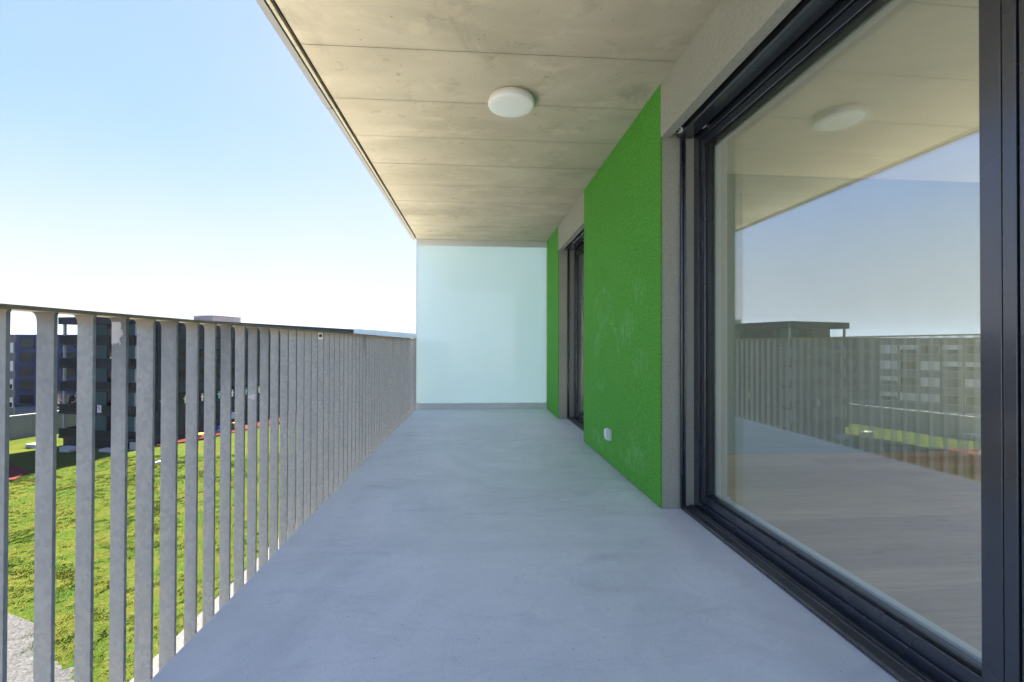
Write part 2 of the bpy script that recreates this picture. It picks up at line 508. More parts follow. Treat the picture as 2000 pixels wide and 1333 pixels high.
# ------------------------------------------------------------------ mesh helpers
class MB:
    def __init__(s):
        s.v, s.f, s.sm = [], [], []
    def add(s, vs, fs, smooth=False):
        o = len(s.v)
        s.v += [tuple(v) for v in vs]
        s.f += [tuple(i+o for i in f) for f in fs]
        s.sm += [smooth]*len(fs)
        return s
    def box(s, x0, x1, y0, y1, z0, z1):
        vs = [(x, y, z) for x in (x0, x1) for y in (y0, y1) for z in (z0, z1)]
        return s.add(vs, [(0, 1, 3, 2), (4, 6, 7, 5), (0, 4, 5, 1), (2, 3, 7, 6), (0, 2, 6, 4), (1, 5, 7, 3)])
    def prism(s, poly, axis, a, b):
        # polygon in the two other axes (ordered xyz), extruded along axis from a to b
        def P(q, t):
            return {'x': (t, q[0], q[1]), 'y': (q[0], t, q[1]), 'z': (q[0], q[1], t)}[axis]
        n = len(poly)
        vs = [P(q, a) for q in poly]+[P(q, b) for q in poly]
        fs = [tuple(range(n)), tuple(range(2*n-1, n-1, -1))]+[(i, i+n, (i+1) % n+n, (i+1) % n) for i in range(n)]
        return s.add(vs, fs)
    def tube(s, pts, r, n=8, smooth=True, cap=True):
        pts = [Vector(p) for p in pts]
        rs = r if isinstance(r, (list, tuple)) else [r]*len(pts)
        vs, fs = [], []
        prev = None
        for i, p in enumerate(pts):
            d = (pts[min(i+1, len(pts)-1)]-pts[max(i-1, 0)]).normalized()
            a = prev if prev is not None else (Vector((0, 0, 1)) if abs(d.z) < .9 else Vector((1, 0, 0)))
            u = (a-d*a.dot(d)).normalized()
            w = d.cross(u)
            prev = u
            for k in range(n):
                t = 2*math.pi*k/n
                vs.append(p+(u*math.cos(t)+w*math.sin(t))*rs[i])
        for i in range(len(pts)-1):
            for k in range(n):
                a, b = i*n+k, i*n+(k+1) % n
                fs.append((a, b, b+n, a+n))
        if cap:
            fs += [tuple(range(n-1, -1, -1)), tuple((len(pts)-1)*n+k for k in range(n))]
        return s.add(vs, fs, smooth)
    def lathe(s, prof, c, n=48, smooth=True):
        vs, fs = [], []
        for (r, z) in prof:
            for k in range(n):
                t = 2*math.pi*k/n
                vs.append((c[0]+r*math.cos(t), c[1]+r*math.sin(t), c[2]+z))
        for i in range(len(prof)-1):
            for k in range(n):
                a, b = i*n+k, i*n+(k+1) % n
                fs.append((a, b, b+n, a+n))
        fs += [tuple(range(n-1, -1, -1)), tuple((len(prof)-1)*n+k for k in range(n))]
        return s.add(vs, fs, smooth)
    def build(s, name, mat, parent=None, bevel=0, loc=None, rot=None, fix=True):
        me = bpy.data.meshes.new(name)
        me.from_pydata(s.v, [], s.f)
        bm = bmesh.new()
        bm.from_mesh(me)
        if fix:
            bmesh.ops.recalc_face_normals(bm, faces=bm.faces)
        if bevel:
            es = [e for e in bm.edges if len(e.link_faces) == 2 and e.calc_face_angle(0) > .6]
            bmesh.ops.bevel(bm, geom=es, offset=bevel, segments=2, profile=.6, affect='EDGES')
        bm.to_mesh(me)
        bm.free()
        if any(s.sm):
            me.polygons.foreach_set('use_smooth', [True]*len(me.polygons))
            try:
                me.set_sharp_from_angle(angle=R(40))
            except Exception:
                pass
        me.materials.append(mat)
        o = bpy.data.objects.new(name, me)
        COL.objects.link(o)
        if loc:
            o.location = loc
        if rot:
            o.rotation_euler = rot
        if parent:
            o.parent = parent
        return o

def tag(o, label=None, cat=None, group=None, kind=None):
    for k, v in (('label', label), ('category', cat), ('group', group), ('kind', kind)):
        if v:
            o[k] = v
    return o
def thing(name, label, cat, loc=(0, 0, 0), rz=0, group=None, kind=None):
    o = bpy.data.objects.new(name, None)
    COL.objects.link(o)
    o.location = loc
    o.rotation_euler = (0, 0, rz)
    o.empty_display_size = .2
    return tag(o, label, cat, group, kind)
def struct(o):
    o['kind'] = 'structure'
    return o
def share(src, parent, name=None, loc=None):
    c = src.copy()
    COL.objects.link(c)
    c.parent = parent
    if loc:
        c.location = loc
    return c

G = -13.6                       # ground level, the balcony floor is z = 0
FO, FA = (1.093, 2.7, 0), .0145 # facade origin and its slight turn
CZ = 2.594                      # ceiling

# ------------------------------------------------------------------ ground and setting
mb = MB()
mb.add([(-3000, -3000, G-.35), (3000, -3000, G-.35), (3000, 3000, G-.35), (-3000, 3000, G-.35)], [(0, 1, 2, 3)])
struct(mb.build('ground', M['town']))

def lawn_z(x, y):
    return G+.10*(np.sin(x*.35+1.3)*np.sin(y*.27+.4))+.05*np.sin(x*.9+y*.5)+.03
def vnoise(x, y, cell, seed):
    # smooth value noise
    g = np.random.default_rng(seed).uniform(-1, 1, (512, 512))
    u, v = np.asarray(x)/cell, np.asarray(y)/cell
    i, j = np.floor(u).astype(int), np.floor(v).astype(int)
    a, b = u-i, v-j
    a, b = a*a*(3-2*a), b*b*(3-2*b)
    q = lambda p, r: g[p % 512, r % 512]
    return (q(i, j)*(1-a)+q(i+1, j)*a)*(1-b)+(q(i, j+1)*(1-a)+q(i+1, j+1)*a)*b
def lump(x, y):
    # small lumps of the unmown slope, fading out on the level strip near the dark building
    k = np.clip((54-(y+.35*(x+45)))/4, 0, 1)
    return k*(.025*vnoise(x, y, 1.7, 1)+.013*vnoise(x, y, .6, 2))
xs = np.arange(-84, -14.9, .3)
ys = np.arange(16.5, 84, .3)
X, Y = np.meshgrid(xs, ys, indexing='ij')
nx, ny = X.shape
me = bpy.data.meshes.new('lawn')
idx = np.arange(nx*ny).reshape(nx, ny)
quads = np.stack([idx[:-1, :-1], idx[1:, :-1], idx[1:, 1:], idx[:-1, 1:]], -1).reshape(-1, 4)
cx_, cy_ = (X[:-1, :-1]+.15).ravel(), (Y[:-1, :-1]+.15).ravel()
def gravel_edge(x):             # Y of the ragged edge between gravel and grass
    return np.interp(x, [-66, -40, -23.5, -21.3, -19.6, -18.2, -15.9, -15.0], [45, 32.2, 24.7, 23.6, 22.8, 22.0, 20.95, 20.4])
def edge_in(x, y):              # 0 where the turf thins out at the gravel, 1 a metre and a half inside
    e = gravel_edge(x)-.9+.45*vnoise(x, y, .8, 11)+.3*vnoise(x, y, .3, 12)
    return np.clip((y-e)/1.2, 0, 1)
Z = G-.06+(lawn_z(X, Y)+lump(X, Y)-G+.06)*edge_in(X, Y)
keep = cy_ > gravel_edge(cx_)-2.4
quads = quads[keep]
me.from_pydata(np.stack([X, Y, Z], -1).reshape(-1, 3).tolist(), [], quads.tolist())
me.polygons.foreach_set('use_smooth', [True]*len(me.polygons))
me.materials.append(M['turf'])
lawn = bpy.data.objects.new('lawn', me)
COL.objects.link(lawn)
struct(lawn)

# grass blades in clumps on the part that shows between the bars
N = 260000
px = rng.uniform(-52, -15.05, N)
py = rng.uniform(18.5, 62, N)
ok = (edge_in(px, py) > .12) & (py < 64+(px+46)*1.3) & (px > -1.02*py-2)
clump = .8*vnoise(px, py, .5, 3)+.6*vnoise(px, py, 2.6, 4)+.5*vnoise(px, py, .25, 5)
ok &= rng.uniform(0, 1, N) < np.clip(.55+.55*clump, .2, 1)
px, py = px[ok], py[ok]
cl = clump[ok]
n = len(px)
B = 4
verts = np.zeros((n, B, 3, 3))
base = np.stack([px, py, G-.06+(lawn_z(px, py)+lump(px, py)-G+.06)*edge_in(px, py)-.01], -1)
for b in range(B):
    a = rng.uniform(0, 2*np.pi, n)
    sp = rng.uniform(.0, .09, n)
    hh = (.03+.055*np.clip(cl, 0, 1))*rng.uniform(.6, 1.3, n)
    w = rng.uniform(.012, .03, n)
    cx0 = base+np.stack([np.cos(a)*sp, np.sin(a)*sp, 0*a], -1)
    side = np.stack([-np.sin(a), np.cos(a), 0*a], -1)*w[:, None]
    verts[:, b, 0] = cx0-side
    verts[:, b, 1] = cx0+side
    verts[:, b, 2] = cx0+np.stack([np.cos(a)*hh*.7, np.sin(a)*hh*.7, hh], -1)
vv = verts.reshape(-1, 3)
me = bpy.data.meshes.new('grass')
me.vertices.add(len(vv))
me.vertices.foreach_set('co', vv.ravel())
nt = len(vv)//3
me.loops.add(nt*3)
me.loops.foreach_set('vertex_index', np.arange(nt*3))
me.polygons.add(nt)
me.polygons.foreach_set('loop_start', np.arange(nt)*3)
me.polygons.foreach_set('loop_total', np.full(nt, 3))
me.update()
me.validate()
me.materials.append(M['blades'])
go = bpy.data.objects.new('grass', me)
COL.objects.link(go)
tag(go, 'tufted yellow green grass growing on the lumpy lawn below the balcony', 'grass', kind='stuff')

def sheet(name, poly, z, mat):
    mb = MB()
    mb.add([(x, y, z) for x, y in poly], [tuple(range(len(poly)))])
    o = mb.build(name, mat, fix=False)
    return struct(o)
gx = np.linspace(-66, -15, 60)
sheet('gravel', [(-15, -20)]+[(float(x), float(gravel_edge(x))+1.0) for x in gx[::-1]]+[(-66, -20)], G-.02, M['gravel'])
mb = MB().box(-15.0, -13.8, -20, 75, G-.3, G+.06)
struct(mb.build('path', M['path']))
mb = MB().box(-13.79, -1.4, -25, 75, G-.3, G+.05)
struct(mb.build('bounce_terrace', M['bounce_terrace']))  # unseen paving, added pale so sunlight bounces up to the ceiling
sheet('red_track', [(-48.9, 51.6), (-50.4, 54.9), (-54.8, 57.6), (-62, 57.8), (-92, 50), (-92, 38), (-70, 44)], G+.24, M['red'])

# ------------------------------------------------------------------ balcony floor and ceiling
mb = MB()
mb.box(-.976, 1.62, -.9, 7.075, -.26, 0)
bf = struct(mb.build('balcony_floor', M['floor'], bevel=.006))
ceiling = bpy.data.objects.new('ceiling', None)
COL.objects.link(ceiling)
struct(ceiling)
edges = [2.482+.5295*k for k in range(-4, 9)]+[6.985]
edges = [e for e in edges if e < 7.0]
for i in range(len(edges)-1):
    y0, y1 = edges[i], edges[i+1]
    dz = random.uniform(-.0012, .0012)
    j = .0016+random.uniform(0, .0012)
    mb = MB().box(-.955, 1.34, y0+j, y1-j, CZ+dz, CZ+.035)
    mb.build('ceiling_panel', M['ceil'], ceiling, bevel=.0015)
MB().box(-1.028, 1.35, .37, 7.075, CZ+.0352, CZ+.28).build('slab', M['ceil'], ceiling)
MB().box(-.997, -.978, .37, 7.0, CZ-.001, CZ+.0348).build('ledge', M['ceil'], ceiling, bevel=.002)
MB().box(-.9778, -.9552, .37, 7.0, CZ+.022, CZ+.0349).build('groove_shade', M['black'], ceiling)  # black strip inside the drip groove stands in for its shade
for a, b, dx in ((.37, 3.148, 0), (3.152, 6.62, .004), (6.624, 7.075, .007)):
    MB().box(-1.043+dx, -1.005+dx, a, b, CZ-.004, CZ+.16).build('edge_strip', M['alu_dark'], ceiling, bevel=.0015)

# ------------------------------------------------------------------ apartment building front
fac = thing('building_facade', 'rendered balcony wall of apartment building in bright green and grey', 'building', FO, FA)
def fbox(name, mat, u0, u1, v0, v1, z0, z1, bevel=0, par=fac):
    return MB().box(u0, u1, v0, v1, z0, z1).build(name, mat, par, bevel)
WT = .42                        # wall thickness
NV0, NV1 = -3.6, 0.0            # near opening along the wall
FV0, FV1 = 1.925, 3.36          # far opening
LZ = 2.262                      # lintel underside
def wall_leaf(v0, v1, zt):
    w = MB()
    w.box(.0, .012, v0, v1, .008, zt)
    return w
wall_leaf(NV1, FV0, CZ).build('green_panel', M['green'], fac, bevel=.004)
wall_leaf(FV1, 4.29, CZ).build('green_panel', M['green'], fac, bevel=.003)
fbox('wall_core', M['grey'], .0125, WT, NV1+.001, FV0-.001, -.26, CZ)
fbox('wall_core', M['grey'], .0125, WT, FV1+.001, 4.39, -.26, CZ)
LIN = []
for (v0, v1) in ((NV0, NV1), (FV0, FV1)):
    fbox('lintel', M['grey'], .001, .062, v0+.0015, v1-.0015, LZ, CZ-.001, .003)
    fbox('lintel_core', M['grey'], .2105, WT, v0+.0015, v1-.0015, LZ+.10, CZ-.001)
    fbox('box_lining', M['black'], .063, .21, v0+.002, v1-.002, LZ+.25, CZ-.002)
fbox('wall_core', M['grey'], .0, WT, NV0-.4, NV0-.001, -.26, CZ)
# the body of our own building: keeps the sun off the balcony and throws its shadow on the yard
MB().box(1.25, 4.75, -1.3, 7.05, CZ+.285, 6.2).build('upper_storey', M['grey'], None)
up_o = bpy.data.objects['upper_storey']
up_o.parent = fac
up_o.location = (-FO[0], -FO[1], 0)
lo = MB().box(1.25, 6.2, -1.3, 7.05, G-.2, -.30).build('lower_storeys', M['grey'], fac)
lo.location = (-FO[0], -FO[1], 0)

def window(name, label, cat, v0, v1, leaves):
    """anthracite sliding window in an opening v0..v1 (v1 = far side); leaves = list of (v_near, v_far)"""
    th = thing(name, label, cat, FO, FA)
    def b(n, m, u0, u1, a, c, z0, z1, bev=.0025):
        return MB().box(u0, u1, a, c, z0, z1).build(n, m, th, bev)
    # sill: flat dusty plate with two ribs, its front lip on the balcony floor
    s = MB()
    s.prism([(.128, .002), (.128, .012), (.134, .018), (.138, .013), (.176, .0165), (.178, .022), (.182, .022), (.184, .017), (.192, .0175), (.194, .025), (.198, .025), (.200, .018), (.232, .019), (.232, .002)], 'y', v0, v1)
    s.build('sill', M['sill'], th)
    # fixed frame
    fr = MB()
    for vv0, vv1 in ((v1-.062, v1), (v0, v0+.062)):
        fr.box(.212, .30, vv0, vv1, .02, LZ+.098)
    fr.box(.2121, .30, v0+.062, v1-.062, LZ-.035, LZ+.098)
    fr.box(.2121, .30, v0+.062, v1-.062, .02, .062)
    fr.build('frame', M['anth'], th, .003)
    rb = MB()
    for k in (.222, .238):
        rb.box(k-.010, k-.006, v0+.062, v1-.0622, .0622, .0642)
    rb.build('track_rib', M['anth'], th)
    # guide rails of the blind and its lowered end slat box under the lintel
    for vv in (v1-.0015, v0+.0015):
        sgn = -1 if vv > (v0+v1)/2 else 1
        g = MB()
        a, c = sorted((vv, vv+sgn*.020))
        g.box(.122, .131, a, c, .02, LZ+.02)
        g.box(.143, .152, a, c, .02, LZ+.02)
        a, c = sorted((vv, vv+sgn*.006))
        g.box(.1311, .1429, a, c, .02, LZ+.019)
        g.build('guide_rail', M['anth'], th, .0012)
    bx = MB()
    prof = [(.098, LZ+.070), (.098, LZ+.012), (.101, LZ+.003), (.108, LZ-.004), (.190, LZ-.004), (.197, LZ+.003), (.200, LZ+.012), (.200, LZ+.070)]
    bx.prism(prof, 'y', v0+.012, v1-.012)
    bx.build('blind_bottom_rail', M['anth'], th, .0015)
    for k in range(9):
        z = LZ+.075+k*.017
        sl = MB()
        sl.prism([(.096, z), (.096, z+.011), (.104, z+.0125), (.194, z+.0125), (.202, z+.011), (.202, z), (.194, z+.003), (.104, z+.003)], 'y', v0+.010, v1-.010)
        sl.build('blind_slat', M['anth'], th)
    for i, (a, c) in enumerate(leaves):
        u = .222+.0*i
        st = .046
        leaf = MB()
        leaf.box(u, u+.062, c-st, c, .066, LZ-.038)
        leaf.box(u, u+.062, a, a+st, .066, LZ-.038)
        leaf.box(u+.0002, u+.062, a+st, c-st, .066, .112)
        leaf.box(u+.0002, u+.062, a+st, c-st, LZ-.082, LZ-.038)
        leaf.build('sash', M['anth'], th, .003)
        gk = MB()
        for z0, z1, aa, cc in ((.1122, .120, a+st, c-st), (LZ-.090, LZ-.0822, a+st, c-st)):
            gk.box(u+.012, u+.05, aa, cc, z0, z1)
        for aa, cc in ((c-st-.008, c-st-.0002), (a+st+.0002, a+st+.008)):
            gk.box(u+.0122, u+.0498, aa, cc, .120, LZ-.090)
        gk.build('gasket', M['black'], th)
        for uu in (u+.016, u+.040):
            MB().box(uu, uu+.006, a+st+.002, c-st-.002, .114, LZ-.084).build('glass_pane', M['glass'], th)
        inn = MB()
        w = .052
        inn.box(u+.0625, u+.095, c-st-.012, c-.004, .070, LZ-.042)
        inn.box(u+.0625, u+.095, a+.004, a+st+.012, .070, LZ-.042)
        inn.box(u+.0626, u+.0948, a+st+.012, c-st-.012, .070, .124)
        inn.box(u+.0626, u+.0948, a+st+.012, c-st-.012, LZ-.094, LZ-.042)
        inn.build('inner_frame', M['whiteframe'], th, .002)
    return th
near = window('sliding_window', 'tall anthracite sliding window with mirroring glass beside the green wall', 'window', NV0, NV1,
              [(-1.636, -.064), (-3.53, -1.72)])
# meeting stiles between the two leaves
for (a, c, u0) in ((-1.668+.0, -1.638, .204), (-1.7175, -1.6735, .204)):
    pass
far = window('balcony_door', 'dark glazed balcony door in a grey recess at the far end', 'door', FV0, FV1,
             [(FV0+.064, FV1-.064)])
def fst(name, mat, v0, v1, u0, u1, par, bev=.003):
    return MB().box(u0, u1, v0, v1, .0665, LZ-.0385).build(name, mat, par, bev)
fst('meeting_stile', M['anth'], -1.6700, -1.6385, .205, .29, near)
fst('meeting_stile', M['anth'], -1.7195, -1.6755, .205, .29, near)
fst('gasket', M['black'], -1.6752, -1.6703, .225, .28, near, 0)
# a line of frame members in front of the first leaf's own stile, as the drawn-together sashes show
fst('cover_stile', M['anth'], -1.6360, -1.5850, .2065, .2215, near)

# little clear plastic ties left on the blinds
def tie(loc, label, sc, seed):
    rr = random.Random(seed)
    t = MB()
    for k in range(3):
        pts = []
        ph = rr.uniform(0, 6)
        ax = rr.uniform(-.5, .5)
        rad = rr.uniform(.008, .015)*sc
        for i in range(21):
            a = ph+i/16*2*math.pi*rr.choice((.85, .95))
            pts.append((-.004*k+rad*.5*math.sin(a*2+ax), rad*math.cos(a)+.006*(k-1)*sc, rad*math.sin(a)-.004*k))
        t.tube(pts, .0018, 5)
    t.tube([(0, 0, .03*sc), (-.002, .003, .018*sc), (0, .0, .0)], .0011, 5)
    o = t.build('plastic_tie', M['clearplastic'], loc=loc)
    return tag(o, label, 'plastic tie', 'clear plastic ties left on the window blind')
def fw_(u, v, z):
    c, s = math.cos(FA), math.sin(FA)
    return (FO[0]+c*u-s*v, FO[1]+s*u+c*v, z)
tie(fw_(.090, -.085, LZ+.014), 'tangled clear plastic tie on the outer edge of the window blind, the larger of two', 1.15, 3)
tie(fw_(.204, -.15, LZ+.012), 'small clear plastic tie behind the blind, next to the window head', .8, 9)

# socket on the green wall
so = thing('wall_socket', 'white plastic outdoor socket with closed flap low on the green wall', 'socket', FO, FA)
SV, SZ = 1.006, .256
MB().prism([(SV-.040, SZ-.046), (SV+.040, SZ-.046), (SV+.040, SZ+.046), (SV-.040, SZ+.046)], 'x', -.030, -.0005).build('housing', M['whiteplastic'], so, .006)
lid = MB()
lid.prism([(-.040, SZ-.042), (-.047, SZ-.012), (-.047, SZ+.034), (-.036, SZ+.045), (-.0305, SZ+.045), (-.0305, SZ-.042)], 'y', SV-.034, SV+.034)
lo_ = lid.build('flap', M['whiteplastic'], so, .003)
MB().box(-.0505, -.0475, SV-.010, SV+.010, SZ-.012, SZ-.006).build('grip', M['whiteplastic'], lo_, .001)

# ceiling lamp
la = thing('ceiling_lamp', 'round flat white lamp on the concrete balcony ceiling', 'lamp', (.197, 2.936, CZ))
MB().lathe([(.130, -.0015), (.142, -.004), (.142, -.018), (.138, -.020)], (0, 0, 0), 64).build('base', M['lampbase'], la)
MB().lathe([(.138, -.0205), (.149, -.021), (.151, -.026), (.151, -.043), (.147, -.051), (.139, -.0555), (.10, -.0568), (.0, -.057)][:-1]+[(.02, -.057)], (0, 0, 0), 64).build('diffuser', M['opal'], la)

# frosted privacy screens at both ends of the balcony
def screen(y, rz, label, zt=CZ):
    th = thing('privacy_screen', label, 'screen', (0, y, 0), rz)
    xa, xb = -.976, 1.034
    MB().box(xa+.006, xb-.004, -.006, .006, .084, zt-.079).build('glass_panel', M['frost'], th, .001)
    MB().box(xa, xb+.005, -.016, .012, zt-.086, zt+.03).build('top_profile', M['screenframe'], th, .002)
    MB().box(xa, xb+.005, -.016, .012, -.004, .092).build('bottom_profile', M['screenframe'], th, .002)
    MB().box(xb-.004, xb+.004, -.009, .009, .0925, zt-.0865).build('side_seal', M['screenframe'], th, .001)
    MB().box(xa, xa+.006, -.008, .008, .0925, zt-.0865).build('edge_profile', M['screenframe'], th, .001)
    return th
screen(7.05, R(.0), 'frosted glass privacy screen closing the far end of the balcony')

# ------------------------------------------------------------------ railing
rail = thing('balcony_railing', 'galvanised steel railing of flat upright bars along the open balcony side', 'railing')
RX, RZ = -1.030, 1.085
def bar_mesh(d):
    p = [(0, -.34), (0, 1.066), (.003, 1.0748), (-d-.012, 1.0748), (-d-.006, 1.071), (-d-.002, 1.064), (-d, 1.052), (-d, -.34)]
    m = MB().prism(p, 'y', -.010, 0)
    return m
b0 = bar_mesh(.040).build('bar', M['galv'], rail, .0012)
bw = bar_mesh(.050).build('bar', M['galv'], rail, .0012)
bars = {}
k0 = -17
first = {'n': True, 'w': True}
for k in range(k0, 60):
    y = 1.075+.1121*k+random.uniform(-.0012, .0012)
    if y > 7.0:
        break
    wide = k in (4, 5, 26, 27)
    src = bw if wide else b0
    key = 'w' if wide else 'n'
    if first[key]:
        o = src
        first[key] = False
    else:
        o = share(src, rail)
    o.location = (RX+random.uniform(-.0008, .0008), y, 0)
    bars[k] = o
MB().box(RX-.056, RX+.004, -.9, 7.055, 1.075, RZ).build('top_rail', M['galv'], rail, .0015)
MB().box(RX-.046, RX-.004, -.9, 7.055, -.40, -.341).build('bottom_rail', M['galv'], rail, .0015)
MB().box(RX-.045, -.9775, 7.056, 7.072, -.40, RZ).build('end_post', M['galv'], rail, .0015)
# joint plate with its screw under the rail
def plate(k):
    y = 1.075+.1121*k
    pl = MB().box(RX-.037, RX-.002, y-.0145, y-.0105, 1.028, 1.0735).build('joint_plate', M['alu'], rail, .001)
    MB().lathe([(.010, 0), (.010, .003), (.007, .005)], (0, 0, 0), 16).build('screw', M['blackpaint'], pl, loc=(RX-.019, y-.0146, 1.052), rot=(R(90), 0, 0))
plate(18)
# dried paint on two of the bars
def smear(k, x0, x1, z0, z1, seed):
    rr = random.Random(seed)
    pts = []
    nseg = 22
    for i in range(nseg):
        a = 2*math.pi*i/nseg
        q = 1+.28*math.sin(3*a+seed)+rr.uniform(-.16, .16)
        pts.append(((x0+x1)/2+(x1-x0)/2*math.cos(a)*min(1.0, abs(q))**1, (z0+z1)/2+(z1-z0)/2*math.sin(a)*q))
    pts = [(min(-.0004+0, max(-.0396, a)), b) for a, b in pts]
    MB().prism(pts, 'y', -.0107, -.0101).build('paint_smear', M['paint'], bars[k])
def brush(k, edge):
    pts = [(-.0396, edge[0][1])]+[(x, z) for x, z in edge]+[(-.0396, edge[-1][1])]
    MB().prism(pts, 'y', -.0107, -.0101).build('paint_smear', M['paint'], bars[k])
brush(3, [(-.016, 1.062), (-.013, 1.052), (-.015, 1.043), (-.010, 1.036), (-.008, 1.026), (-.012, 1.020), (-.017, 1.016), (-.018, 1.009), (-.014, 1.000), (-.017, .993), (-.019, 1.001), (-.022, 1.004), (-.024, .997), (-.027, 1.002), (-.030, .996), (-.033, 1.001), (-.037, .994), (-.0395, 1.000)])
smear(10, -.040, -.003, .742, .764, 5)

# ------------------------------------------------------------------ room behind the sliding window
rm = thing('room_floor', None, None, FO, FA, kind='structure')
RF = .004
MB().box(.24, 5.1, -4.4, 1.6, -.25, RF-.016).build('subfloor', M['room'], rm)
pw = .186
row = 0
v = 1.26
while v > -4.1:
    v1_ = v
    v0_ = v-pw
    u = .318
    ln = random.uniform(.6, 2.0)
    while u < 4.9:
        e = min(4.92, u+ln)
        MB().box(0, e-u-.0012, 0, pw-.0012, 0, .015).build('plank', M['wood'], rm, .0008, loc=(u, v0_, RF-.0155))
        u = e
        ln = random.choice((1.6, 1.9, 2.1))
    v = v0_
iw = thing('interior_wall', None, None, FO, FA, kind='structure')
MB().box(WT+.001, 3.95, 1.2625, 1.45, -.02, CZ-.001).build('end_wall', M['endplaster'], iw)
ew_ = MB()
ew_.box(3.951, 4.01, 1.31, 1.39, RF, 2.499)
ew_.box(4.85, 4.91, 1.31, 1.39, RF, 2.499)
ew_.box(4.0105, 4.8495, 1.31, 1.39, RF, RF+.07)
ew_.box(4.0105, 4.8495, 1.31, 1.39, 2.43, 2.499)
ew_ = ew_.build('added_window', M['anth'], iw)  # added window out of view, lets sun into the room
MB().box(4.0106, 4.8494, 1.34, 1.35, RF+.071, 2.429).build('pane', M['roomglass'], ew_)
MB().box(WT+.013, 3.94, 1.248, 1.262, RF, .062).build('baseboard', M['endplaster'], iw, .002)
for a, c, z0, z1 in ((-4.4, -3.8, -.02, CZ-.001), (1.1, 1.2620, -.02, CZ-.001), (-3.7995, 1.0995, 2.5, CZ-.001)):
    MB().box(4.922, 5.1, a, c, z0, z1).build('back_wall', M['inplaster'], iw)
bw_ = MB()
for a in (-3.799, -1.44, 1.039):
    bw_.box(5.0, 5.08, a, a+.06, RF, 2.499)
bw_.box(5.001, 5.079, -3.7385, 1.0385, RF, RF+.08)
bw_.box(5.001, 5.079, -3.7385, 1.0385, 2.42, 2.4985)
bw_ = bw_.build('added_window', M['anth'], iw)  # added glazing in the unseen back wall, brightens the wood floor
MB().box(5.03, 5.04, -3.738, -1.441, RF+.081, 2.419).build('pane', M['roomglass'], bw_)
MB().box(5.03, 5.04, -1.379, 1.038, RF+.081, 2.419).build('pane', M['roomglass'], bw_)
MB().box(WT+.001, .9, -4.4, -4.1, -.02, CZ-.001).build('end_wall', M['inplaster'], iw)
MB().box(4.0, 4.921, -4.4, -4.1, -.02, CZ-.001).build('end_wall', M['inplaster'], iw)
MB().box(.9005, 3.9995, -4.4, -4.1, 2.5, CZ-.001).build('end_wall', M['inplaster'], iw)
rw_ = MB()
rw_.box(.901, .97, -4.3, -4.2, RF, 2.499)
rw_.box(3.93, 3.999, -4.3, -4.2, RF, 2.499)
rw_.box(2.41, 2.49, -4.3, -4.2, RF+.08, 2.42)
rw_.box(.971, 3.929, -4.3, -4.2, RF, RF+.08)
rw_.box(.971, 3.929, -4.3, -4.2, 2.42, 2.499)
rw_ = rw_.build('added_window', M['anth'], iw)  # unseen opening added at the near end for more skylight indoors
MB().box(.972, 2.409, -4.255, -4.245, RF+.081, 2.419).build('pane', M['roomglass'], rw_)
MB().box(2.491, 3.928, -4.255, -4.245, RF+.081, 2.419).build('pane', M['roomglass'], rw_)
MB().box(.3175, WT+.0005, -.0015, .0008, RF, LZ+.09).build('reveal_lining', M['inplaster'], iw)
MB().box(WT+.0008, WT+.006, .0, 1.262, RF, CZ-.002).build('wall_lining', M['inplaster'], iw)
MB().box(WT+.0065, WT+.020, -.012, 1.247, RF, .062).build('baseboard', M['whiteframe'], iw, .002)
MB().box(.345, WT+.0062, -.014, -.002, RF, .062).build('baseboard', M['whiteframe'], iw, .002)
MB().box(.318, 5.1, -4.4, 1.45, CZ-.04, CZ-.002).build('room_ceiling', M['ceilplaster'], iw)
MB().box(.318, .40, NV0, -.002, LZ+.02, LZ+.0985).build('window_head', M['whiteframe'], iw)
# the room behind the far door
rm2 = thing('far_room', None, None, FO, FA, kind='structure')
MB().box(.30, 3.5, 1.452, 4.39, -.25, RF).build('floor', M['wood'], rm2)
MB().box(3.5, 3.7, 1.452, 4.39, RF, CZ-.002).build('back_wall', M['inplaster'], rm2)
MB().box(.43, 3.499, 4.2, 4.39, RF+.001, CZ-.003).build('end_wall', M['inplaster'], rm2)
MB().box(.43, 3.499, 1.4525, 1.60, RF+.001, CZ-.003).build('side_wall', M['inplaster'], rm2)

# ------------------------------------------------------------------ dark apartment building across the lawn
BC, BA = (-46.58, 65.29, 0), -R(15.5)
bd = thing('apartment_building', 'dark apartment building with stacked corner loggias and a flat overhanging roof', 'building', BC, BA)
LEN, WID, RT = 54.4, 13.5, 4.62
FL = [-13.6, -12.45, -9.0, -5.75, -2.5, .68, 3.66]       # undersides/levels of the floor slabs
def bb(name, mat, x0, x1, y0, y1, z0, z1, bev=0, par=None):
    return MB().box(x0, x1, y0, y1, z0, z1).build(name, mat, par or bd, bev)
LD = 2.7
bb('roof', M['slab'], -WID, .12, -.12, LEN, 3.66, RT, .02)
bb('plinth', M['dark2'], -WID+.4, -.08, .35, LEN-.2, G-.2, -12.46)
for z in FL[1:6]:
    bb('floor_slab', M['slab'], -WID+.02, -.02, .0, LEN-.05, z, z+.32)
